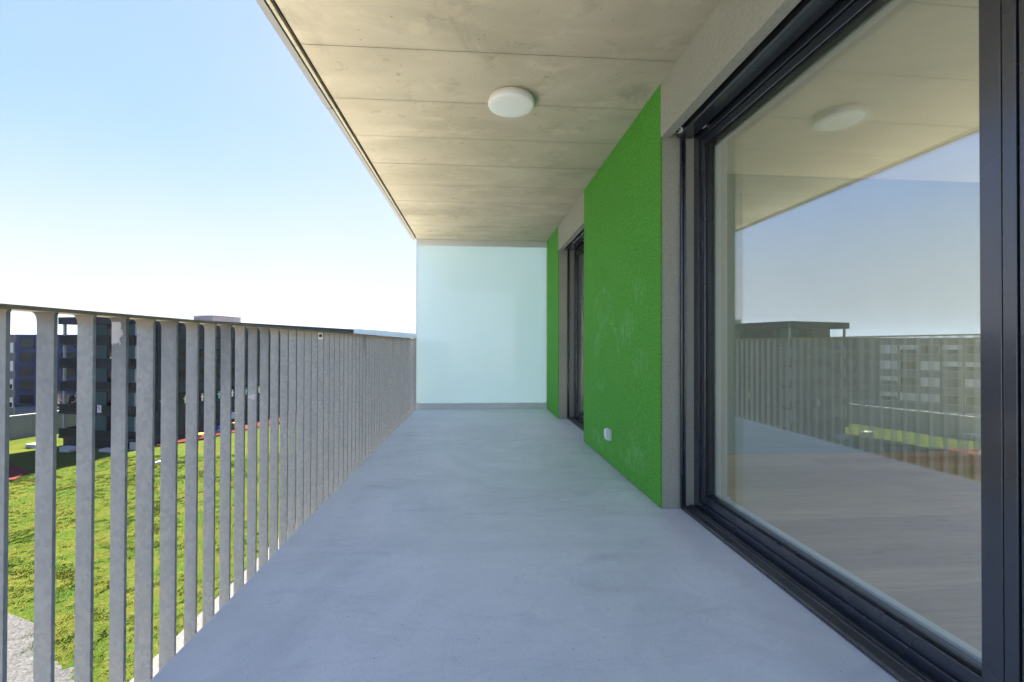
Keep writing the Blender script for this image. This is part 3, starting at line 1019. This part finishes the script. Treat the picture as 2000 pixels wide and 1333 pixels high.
# back wall of the loggias: teal render, glazed doors, dark panels
for i in range(5):
    z0 = FL[1+i]+.322
    z1 = FL[2+i]-.002
    bb('loggia_wall', M['teal'], -13.0, -8.6, LD, LD+.3, z0, z1)
    bb('loggia_wall', M['dark2'], -8.598, -5.4, LD-.02, LD+.3, z0, z1)
    bb('loggia_wall', M['teal'], -5.398, -1.35, LD, LD+.3, z0, z1)
    bb('side_wall', M['dark'], -1.348, -.14, LD+.0, LD+.3, z0, z1)
    d = bb('loggia_door', M['dark2'], -8.3, -7.2, LD-.065, LD-.021, z0+.02, z1-.35, .01)
    bb('pane', M['farglass'], -8.2, -7.3, LD-.08, LD-.066, z0+.12, z1-.45, 0, d)
    # solid parapet with upright bars
    pz = FL[1+i]+.322
    bb('parapet', M['rail_dark'], -WID+.06, -.06, .06, .10, pz+.0, pz+1.02)
    ps = MB()
    for k in range(46):
        x = -WID+.15+k*(WID-.3)/45
        ps.box(x, x+.03, .035, .0595, pz, pz+1.02)
    ps.box(-WID+.05, -.05, .03, .12, pz+1.021, pz+1.07)
    ps.build('parapet_bars', M['rail_dark'], bd)
    sp = MB()
    sp.box(-WID+.06, -WID+.10, .101, LD-.1, pz, pz+1.02)
    sp.build('side_parapet', M['rail_dark'], bd)
    for x in (-WID+.55, -.42):
        bb('column', M['column'], x, x+.28, .13, .40, z0, z1)
# core behind the loggias
for i in range(5):
    z0 = FL[1+i]+.322
    z1 = FL[2+i]-.002
    bb('core', M['room'], -12.8, -.9, LD+.301, LEN-.6, z0, z1)
# long right side: spandrel bands, windows with frames, panes and blinds
wt = [(-9.0+.32, -6.12, -8.30), (-5.75+.32, -2.95, -4.85), (-2.5+.32, .45, -1.55), (.68+.32, 3.66, 1.75)]
wins = []
for i, (z0, zt, zb) in enumerate(wt):
    bb('spandrel', M['dark'], -.16, .0, LD+.301, LEN, FL[2+i]-.6 if i else -9.2, zb)
    top = zt
    y = 3.35
    k = 0
    while y < LEN-2.6:
        fr = MB()
        L = 2.35
        fr.box(-.14, .03, y, y+.07, zb, top)
        fr.box(-.14, .03, y+L-.07, y+L, zb, top)
        fr.box(-.1401, .0299, y+.07, y+L-.07, zb+.001, zb+.07)
        fr.box(-.1401, .0299, y+.07, y+L-.07, top-.07, top-.001)
        w = fr.build('window', M['dark2'], bd)
        bb('pane', M['farglass'], -.09, -.07, y+.07, y+L-.07, zb+.07, top-.07, 0, w)
        if random.random() < .5:
            h = random.choice((.3, .6, .95))*(top-zb)
            bl = MB()
            bl.box(-.2, -.17, y+.08, y+L-.08, top-.07-h, top-.071)
            bl.build('blind', M['blind'], w)
        bb('pier', M['dark'], -.15, .01, y+L, y+L+.55, zb+.001, top)
        y += L+.55
        k += 1
    bb('pier', M['dark'], -.15, .01, LD+.302, 3.349, zb+.001, top)
bb('ground_wall', M['dark'], -.3, -.16, LD+.305, LEN, G-.1, -9.21)
y = 4.0
while y < LEN-3:
    d = MB()
    d.box(-.165, -.02, y, y+.09, G+.02, -10.0)
    d.box(-.165, -.02, y+2.1, y+2.19, G+.02, -10.0)
    d.box(-.165, -.0201, y+.09, y+2.1, -10.1, -10.001)
    w = d.build('ground_window', M['dark2'], bd)
    bb('pane', M['farglass'], -.12, -.10, y+.09, y+2.1, G+.1, -10.1, 0, w)
    y += 3.6
bb('end_window', M['farglass'], -.3, -.05, LEN-3.2, LEN-2.3, 2.2, 3.6)
bb('corner_block', M['pale'], -1.0, .10, -.02, 1.3, G-.1, -12.46, .02)
bb('roof_trim', M['alu_dark'], -WID-.02, .14, -.14, LEN+.02, RT, RT+.035)
# louvred plant enclosure on the roof
cg = bpy.data.objects.new('louvre_enclosure', None)
MBc = MB()
cy0, cy1, cx0, cx1 = 14.6, 20.5, -6.2, -2.2
enc = bb('louvre_enclosure', M['cage'], cx0+.1, cx1-.1, cy0+.1, cy1-.1, RT+.036, RT+.95)
lv = MB()
for k in range(22):
    y = cy0+.05+k*(cy1-cy0-.15)/21
    lv.box(cx1-.099, cx1, y, y+.05, RT+.04, RT+1.05)
for k in range(15):
    x = cx0+.05+k*(cx1-cx0-.15)/14
    lv.box(x, x+.05, cy0, cy0+.099, RT+.04, RT+1.05)
lv.box(cx0-.03, cx1+.03, cy0-.03, cy1+.03, RT+1.051, RT+1.11)
lv.build('louvres', M['cage'], enc)
vt = MB()
vt.box(-6.8, -6.3, 5.2, 5.7, RT+.036, RT+.4)
vt.build('roof_vent', M['alu_dark'], bd)

def bl(x, y, z):                # building-local to world
    c, s = math.cos(BA), math.sin(BA)
    return (BC[0]+c*x-s*y, BC[1]+s*x+c*y, z)

# paper figures stuck in the first row of windows
def figure(y, z, h, mat, label, arms):
    pts = []
    s = h
    half = [(0, 0), (.10, 0), (.13, .30), (.10, .36), (.14, .55), (.14+.20*arms, .50+.12*arms), (.16+.20*arms, .60+.12*arms), (.12, .70), (.05, .73), (.06, .78), (.10, .84), (.09, .93), (.04, .99), (0, 1.0)]
    right = half[1:-1]
    poly = [(a*s, b*s) for a, b in right]+[(0, s)]+[(-a*s, b*s) for a, b in right[::-1]]+[(0, .10*s)]
    o = MB().prism(poly, 'x', 0, .012).build('paper_figure', mat, None, loc=bl(.04, y, z), rot=(0, 0, BA))
    return tag(o, label, 'paper figure', 'paper figures in the windows of the dark building')
figs = [(3.75, 'paper', 'paperc', 'bluish paper figure of a child nearest the loggia corner', 1.0), (7.4, 0, 'paperg', 'lime green paper figure of a child in the dark window', .6),
        (10.35, 0, 'paper', 'beige paper figure of a child in the dark window', .3), (13.55, 0, 'paperc', 'blue paper figure beside the beige one in the window row', .9),
        (16.3, 0, 'paper', 'fifth paper figure from the loggia corner in the window row', .5), (19.35, 0, 'paperc', 'sixth paper figure from the loggia corner in the window row', .8),
        (22.4, 0, 'paper', 'paper figure farthest from the loggia corner in the window row', .4)]
for y, _, m, lab, arms in figs:
    figure(y, -8.12, 1.25, M[m], lab, arms)

# things kept on the loggias
hc = thing('hanging_chair', 'dark hanging egg chair on the top loggia of the dark building', 'chair', bl(-5.2, .9, FL[5]+.33), BA)
eg = MB()
for k in range(9):
    a = R(-70+k*17.5)
    pts = [(.42*math.sin(t)*math.cos(a), .30*math.sin(t)*math.sin(a), .95-.62*math.cos(t)) for t in np.linspace(.1, 3.0, 10)]
    eg.tube(pts, .022, 5)
eg.build('basket', M['rail_dark'], hc)
MB().tube([(0, .5, .04), (0, .55, 1.6), (0, .35, 2.05), (0, 0, 2.1), (0, 0, 1.55)], .03, 6).build('stand', M['rail_dark'], hc)
MB().lathe([(.5, 0), (.5, .04), (.1, .06)], (0, .5, 0), 16).build('foot', M['rail_dark'], hc)
MB().lathe([(.1, .40), (.33, .46), (.36, .55), (.2, .62)], (0, 0, 0), 14).build('cushion', M['cloth'], hc)
pp = thing('potted_plant', 'bushy dry plant in a pale pot on the second loggia from the top', 'plant', bl(-4.75, .5, FL[4]+.33), BA)
MB().lathe([(.16, 0), (.24, .9), (.26, 1.25), (.22, 1.28)], (0, 0, 0), 14).build('pot', M['cloth'], pp)
lf = MB()
for k in range(70):
    a, b, r = random.uniform(0, 6.28), random.uniform(0, 1.4), random.uniform(.15, .5)
    c = Vector((r*math.cos(a)*math.cos(b), r*math.sin(a)*math.cos(b), 1.35+r*math.sin(b)))
    d = Vector((random.uniform(-.1, .1), random.uniform(-.1, .1), .12))
    e = Vector((random.uniform(-.08, .08), random.uniform(-.08, .08), 0))
    lf.add([c-e, c+e, c+d], [(0, 1, 2)])
lf.build('foliage', M['leaf'], pp)
tw = thing('hanging_towel', 'white towel with red and blue print hung over a loggia parapet', 'towel', bl(-6.25, .0, FL[2]+1.32), BA)
t_ = MB()
t_.box(-.36, .36, -.012, .010, -.95, .085)
t_.build('cloth', M['cloth'], tw, .008)
MB().box(-.20, .02, -.018, -.013, -.35, -.10).build('red_patch', M['redp'], tw)
MB().box(-.06, .16, -.018, -.013, -.62, -.36).build('blue_patch', M['paperc'], tw)
ball = MB().lathe([(.02, 0), (.17, .06), (.24, .2), (.24, .3), (.17, .44), (.02, .5)], (0, 0, 0), 14).build('play_ball', M['redp'], loc=bl(-5.3, .9, FL[1]+.75))
tag(ball, 'red and blue ball lying on the lowest loggia of the dark building', 'ball')
ball['label'] = 'red ball lying on the lowest loggia of the dark building'
st = thing('side_table', 'small dark table under the red ball on the lowest loggia', 'table', bl(-5.3, .9, FL[1]+.33), BA)
MB().box(-.5, .5, -.3, .3, .37, .415).build('top', M['brown'], st)
for x in (-.44, .44):
    for y in (-.25, .25):
        MB().box(x-.025, x+.025, y-.025, y+.025, 0, .369).build('leg', M['rail_dark'], st)

# playthings along the foot of the dark building, on its strip of red surfacing
GZ = G+.22
mb = MB()
rs = [bl(.02, 2.2, 0), bl(.02, 54, 0), bl(3.9, 54, 0), bl(3.7, 20, 0), bl(3.2, 12, 0), bl(2.2, 6, 0), bl(1.2, 3.2, 0)]
o = sheet('play_surface', [(p[0], p[1]) for p in rs], GZ, M['red'])
def torus(c, r, w, nrm, n=24):
    nrm = Vector(nrm).normalized()
    a = nrm.orthogonal().normalized()
    b = nrm.cross(a)
    return [Vector(c)+a*r*math.cos(2*math.pi*i/n)+b*r*math.sin(2*math.pi*i/n) for i in range(n+1)]
hp = thing('play_hoop', 'pale green hoop frame standing at the foot of the dark building', 'hoop', bl(.9, 4.1, GZ), BA)
MB().tube(torus((0, 0, .72), .70, .04, (1, .35, .2)), .045, 6).build('ring', M['cyan'], hp)
MB().tube(torus((.25, .3, .62), .62, .04, (.4, 1, .1)), .04, 6).build('ring', M['cyan'], hp)
MB().box(-.35, .45, -.1, .35, 0, .03).build('base', M['cyan'], hp)
ps_ = thing('basket_pole', 'thin brown pole with crossbar beside the yellow play table', 'pole', bl(.9, 8.1, GZ), BA)
MB().tube([(0, 0, 0), (0, 0, 2.2)], .06, 8).build('post', M['brown'], ps_)
MB().tube([(-.45, -.3, 2.1), (.45, .3, 2.1)], .05, 8).build('crossbar', M['cyan'], ps_)
MB().lathe([(.3, 0), (.28, .08)], (0, 0, 0), 12).build('foot', M['brown'], ps_)
yt = thing('play_table', 'low yellow play table beside the thin brown pole', 'table', bl(1.3, 8.9, GZ), BA)
MB().box(-.6, .6, -.6, .6, .42, .5).build('top', M['yellow'], yt, .02)
for x in (-.5, .5):
    for y in (-.5, .5):
        MB().box(x-.06, x+.06, y-.06, y+.06, 0, .419).build('leg', M['brown'], yt)
for (x, y, mname, lab) in ((1.4, 10.7, 'rubber', 'black toy tricycle beyond the yellow play table'), (1.7, 12.0, 'redp', 'red toy tricycle beside the blue play dome')):
    tr = thing('toy_tricycle', lab, 'tricycle', bl(x, y, GZ), BA+random.uniform(-1, 1), 'toy tricycles')
    for (wx, wy, r) in ((.45, 0, .22), (-.3, .25, .15), (-.3, -.25, .15)):
        MB().tube(torus((wx, wy, r+.03), r, .03, (0, 1, 0), 14), .035, 6).build('wheel', M['rubber'], tr)
    MB().tube([(.45, 0, .75), (.42, 0, .3), (-.1, 0, .38), (-.3, .25, .17)], .03, 6).build('frame', M[mname], tr)
    MB().box(-.25, .05, -.11, .11, .42, .47).build('seat', M['rubber'], tr, .02)
    MB().tube([(.44, -.25, .75), (.45, 0, .78), (.44, .25, .75)], .025, 6).build('handlebar', M['rubber'], tr)
dm = thing('play_dome', 'blue half round play dome at the foot of the dark building', 'play dome', bl(1.0, 13.3, GZ), BA)
for k in range(4):
    a = k*math.pi/4
    MB().tube([(1.1*math.cos(t)*math.cos(a), 1.1*math.cos(t)*math.sin(a), .04+.95*math.sin(t)) for t in np.linspace(0, math.pi, 14)], .05, 6).build('hoop', M['bluep'], dm)
MB().lathe([(.75, .02), (.72, .35), (.5, .68), (.15, .82)], (0, 0, 0), 14).build('cover', M['bluep'], dm)
wg = thing('play_kiosk', 'brown timber play kiosk under a white cloth roof by the dark building', 'kiosk', bl(1.4, 15.6, GZ), BA)
MB().box(-.6, .6, -.7, .7, .0, .95).build('counter', M['brown'], wg, .02)
MB().box(-.66, .66, -.76, .76, .951, 1.01).build('worktop', M['yellow'], wg, .01)
for x in (-.56, .56):
    for y in (-.66, .66):
        MB().box(x-.04, x+.04, y-.04, y+.04, 1.011, 2.0).build('post', M['brown'], wg)
MB().prism([(-.85, 1.85), (.85, 1.85), (.85, 2.0), (0, 2.75), (-.85, 2.0)], 'x', -.75, .75).build('roof', M['cloth'], wg, .02)
def bicycle(x, y, rz, mname, lab):
    bk = thing('bicycle', lab, 'bicycle', bl(x, y, GZ), BA+rz, 'bicycles parked by the dark building')
    for wx in (-.52, .52):
        w = MB().tube(torus((wx, 0, .36), .33, .02, (0, 1, 0), 20), .025, 6).build('wheel', M['rubber'], bk)
        sp = MB()
        for k in range(8):
            a = k*math.pi/4
            sp.tube([(wx, 0, .36), (wx+.31*math.cos(a), 0, .36+.31*math.sin(a))], .006, 4)
        sp.build('spokes', M['alu'], w)
    f = MB()
    for a, b in (((-.52, 0, .36), (-.1, 0, .32)), ((-.1, 0, .32), (-.22, 0, .85)), ((-.2, 0, .78), (.34, 0, .82)), ((-.1, 0, .32), (.36, 0, .72)), ((.32, 0, .95), (.52, 0, .36)), ((-.52, 0, .36), (-.2, 0, .76))):
        f.tube([a, b], .022, 6)
    f.build('frame', M[mname], bk)
    MB().box(-.36, -.10, -.07, .07, .86, .91).build('saddle', M['rubber'], bk, .02)
    MB().tube([(.22, -.28, 1.02), (.32, 0, 1.0), (.22, .28, 1.02)], .018, 6).build('handlebar', M['rubber'], bk)
bicycle(1.0, 22.8, 1.3, 'bluep', 'blue bicycle leaning by the dark building, the nearer of two')
bicycle(1.3, 24.6, 1.5, 'redp', 'red bicycle leaning by the dark building, the farther of two')
stn = MB().prism([(-.35, 0), (.35, -.05), (.42, .16), (.1, .34), (-.3, .22)], 'y', -.25, .25).build('white_stone', M['cloth'], None, .05, loc=(-38.9, 58.2, float(lawn_z(-38.9, 58.2))-.03), rot=(0, 0, .6))
tag(stn, 'lone pale stone lying on the lawn in front of the dark building', 'stone')
for (a, b, w, h, lab) in ((-15.6, -1.4, 1.6, .35, 'short concrete kerb in the shade left of the dark building'), (-9.3, -1.3, 2.6, .22, 'long concrete step in front of the loggias'), (-8.3, -2.3, 1.5, .2, 'small concrete slab lying in front of the long step'), (-2.6, -1.2, 2.8, .22, 'concrete step before the dark corner of the loggias')):
    o = MB().box(-w/2, w/2, -.5, .5, 0, h+.15).build('concrete_step', M['pale'], None, .02, loc=bl(a, b, G+.05), rot=(0, 0, BA+random.uniform(-.05, .05)))
    tag(o, lab, 'concrete step', 'concrete steps and kerbs round the dark building')

# ------------------------------------------------------------------ retaining wall, road, farther buildings
rw = thing('retaining_wall', 'long streaked concrete retaining wall beyond the lawn', 'wall', (-70.0, 73.2, 0), 0)
dirv = Vector((1.18, 2.95, 0)).normalized()
ang = math.atan2(dirv.y, dirv.x)
rw.rotation_euler = (0, 0, ang)
for k in range(-6, 10):
    MB().box(k*3.0+.008, k*3.0+2.992, 0, .32, G-.1, -10.05).build('wall_panel', M['retwall'], rw, .01)
MB().box(-18.02, 30.0, -.03, .36, -10.048, -9.93).build('coping', M['pale'], rw, .01)
sheet('road', [(-140, 84), (-68, 84), (-62, 112), (-140, 112)], G+.02, M['road'])
MB().box(-140, -68, 83.6, 84.0, G, G+.14).build('kerb', M['pale']);struct(bpy.data.objects['kerb'])

def bare_tree(loc, h, label, seed, spread=.5):
    rr = random.Random(seed)
    th = thing('bare_tree', label, 'tree', loc, 0, 'bare young trees')
    tr = MB()
    tr.tube([(0, 0, 0), (.03*h*.2, 0, h*.35), (0, .02*h, h*.62)], [h*.022, h*.016, h*.010], 6)
    tr.build('trunk', M['bark'], th)
    cr = MB()
    def br(p, d, l, r, lev):
        q = p+d*l
        cr.tube([p, (p+q)/2+Vector((rr.uniform(-.06, .06), rr.uniform(-.06, .06), 0))*l, q], [r, r*.8, r*.55], 4)
        if lev:
            for _ in range(3):
                nd = (d+Vector((rr.uniform(-1, 1), rr.uniform(-1, 1), rr.uniform(-.2, .8)))*.75).normalized()
                br(p+d*l*rr.uniform(.45, 1), nd, l*.68, r*.55, lev-1)
    for k in range(7):
        a = rr.uniform(0, 6.28)
        br(Vector((0, 0, h*rr.uniform(.28, .6))), Vector((math.cos(a)*spread, math.sin(a)*spread, 1)).normalized(), h*.32, h*.008, 3)
    cr.build('crown', M['bark'], th)
bare_tree((-71.0, 84.5, G), 7.0, 'bare spreading tree seen through the loggia of the dark building', 4, .9)
bare_tree((-71, 56, G), 5.5, 'slim bare tree by the climbing frame, mirrored in the window', 8, .4)

def block(name, label, cat, loc, rz, L, D, z0, z1, floors, nwin, mats, wh, ww, railglass=False, banded=False):
    th = thing(name, label, cat, loc, rz)
    ph = (z1-z0)/floors
    MB().box(.0, L, .12, D, z0, z1).build('wall', mats[0], th)
    for f in range(floors):
        zb = z0+f*ph+(ph-wh)*.5
        if banded:
            MB().box(-.05, L+.05, -.05, .119, zb+wh, zb+ph).build('band', mats[0], th, .02)
        for k in range(nwin):
            x0 = (k+.5)*L/nwin-ww/2
            fr = MB()
            fr.box(x0-.08, x0, .0, .119, zb, zb+wh)
            fr.box(x0+ww, x0+ww+.08, .0, .119, zb, zb+wh)
            fr.box(x0, x0+ww, .0001, .1189, zb+wh-.08, zb+wh-.001)
            fr.box(x0, x0+ww, .0001, .1189, zb+.001, zb+.08)
            w = fr.build('window', mats[1], th)
            MB().box(x0+.002, x0+ww-.002, .07, .09, zb+.081, zb+wh-.081).build('pane', M['farglass'], w)
            if railglass:
                MB().box(x0+.01, x0+ww-.01, .02, .04, zb+.09, zb+.95).build('glass_rail', M['farglass'], w)
            elif random.random() < .72:
                h = random.choice((.5, .9, .98))*(wh-.17)
                MB().box(x0+.01, x0+ww-.01, .02, .05, zb+wh-.082-h, zb+wh-.0825).build('blind', M['blindw'], w)
    MB().box(-.15, L+.15, -.15, D+.15, z1, z1+.35).build('roof', mats[0], th, .02)
    return th
block('blue_building', 'deep blue apartment block with recessed windows far behind the retaining wall', 'building', (-127.9, 116.1, 0), R(-8), 68, 14, G, 2.6, 5, 13, (M['blue'], M['dark2']), 2.2, 3.3, True)
block('grey_building', 'grey office block with white blinds in long window bands left of the dark building', 'building', (-105.0, 54.2, 0), R(47), 38.9, 16, G, 1.7, 5, 13, (M['greyb'], M['alu']), 1.75, 2.5, False, True)

# climbing frame and shade roof that the window mirrors
cf = thing('climbing_frame', 'steel climbing frame with ladders on the red surface beyond the lawn', 'climbing frame', (-63.5, 52.5, G+.24), .4)
for x in (-1.2, 1.2):
    MB().tube([(x-.7, 0, 0), (x, 0, 2.6), (x+.7, 0, 0)], .06, 6).build('leg_pair', M['alu'], cf)
    MB().tube([(x-.7, 1.6, 0), (x, 1.6, 2.6), (x+.7, 1.6, 0)], .06, 6).build('leg_pair', M['alu'], cf)
for k in range(6):
    z = .4+k*.4
    MB().tube([(-1.2-.7+z*.27, 0, z), (-1.2-.7+z*.27, 1.6, z)], .035, 6).build('rung', M['alu'], cf)
MB().tube([(-1.2, 0, 2.6), (1.2, 0, 2.6)], .06, 6).build('top_bar', M['alu'], cf)
MB().tube([(-1.2, 1.6, 2.6), (1.2, 1.6, 2.6)], .06, 6).build('top_bar', M['alu'], cf)
sh = thing('shade_roof', 'white four sided shade canopy on thin posts beside the climbing frame', 'canopy', (-74, 55, G), .2)
MB().add([(-2.6, -2.6, 2.9), (2.6, -2.6, 2.9), (2.6, 2.6, 2.9), (-2.6, 2.6, 2.9), (0, 0, 4.3), (-2.6, -2.6, 2.84), (2.6, -2.6, 2.84), (2.6, 2.6, 2.84), (-2.6, 2.6, 2.84)],
         [(0, 1, 4), (1, 2, 4), (2, 3, 4), (3, 0, 4), (8, 7, 6, 5), (0, 5, 6, 1), (1, 6, 7, 2), (2, 7, 8, 3), (3, 8, 5, 0)]).build('canopy', M['cloth'], sh)
for x in (-2.5, 2.5):
    for y in (-2.5, 2.5):
        MB().tube([(x, y, 0), (x, y, 2.88)], .06, 8).build('post', M['alu'], sh)

# wooded hills on the horizon
hx = np.linspace(-2400, 900, 420)
prof = np.interp(hx, [-2400, -1300, -800, -480, -370, -240, 0, 900], [15, 25, 38, 56, 50, 39, 30, 24])
prof += 1.4*vnoise(hx, hx*0, 60, 21)+1.1*vnoise(hx, hx*0, 22, 22)
mb = MB()
vs = []
for x, h in zip(hx, prof):
    vs += [(x, 1500, G-1), (x, 1620, h*.72), (x, 1700, h), (x, 2100, G-1)]
fs = []
for i in range(len(hx)-1):
    for j in range(3):
        a = i*4+j
        fs.append((a, a+4, a+5, a+1))
mb.add(vs, fs, True)
struct(mb.build('hills', M['forest']))

# the pale air that veils the far hills: one closed box round everything
hz = MB().box(-3020, 3020, -3020, 3020, G-1.6, 90).build('haze', bpy.data.materials.new('haze_air'))
tag(hz, 'thin pale haze in the air that fades the far hills', 'haze', kind='stuff')
hm = hz.data.materials[0]
hm.use_nodes = True
hm.node_tree.nodes.remove(hm.node_tree.nodes['Principled BSDF'])
pv = hm.node_tree.nodes.new('ShaderNodeVolumePrincipled')
pv.inputs['Color'].default_value = (.62, .78, 1.0, 1)
pv.inputs['Density'].default_value = .00006
pv.inputs['Anisotropy'].default_value = .0
hm.node_tree.links.new(pv.outputs[0], hm.node_tree.nodes['Material Output'].inputs['Volume'])
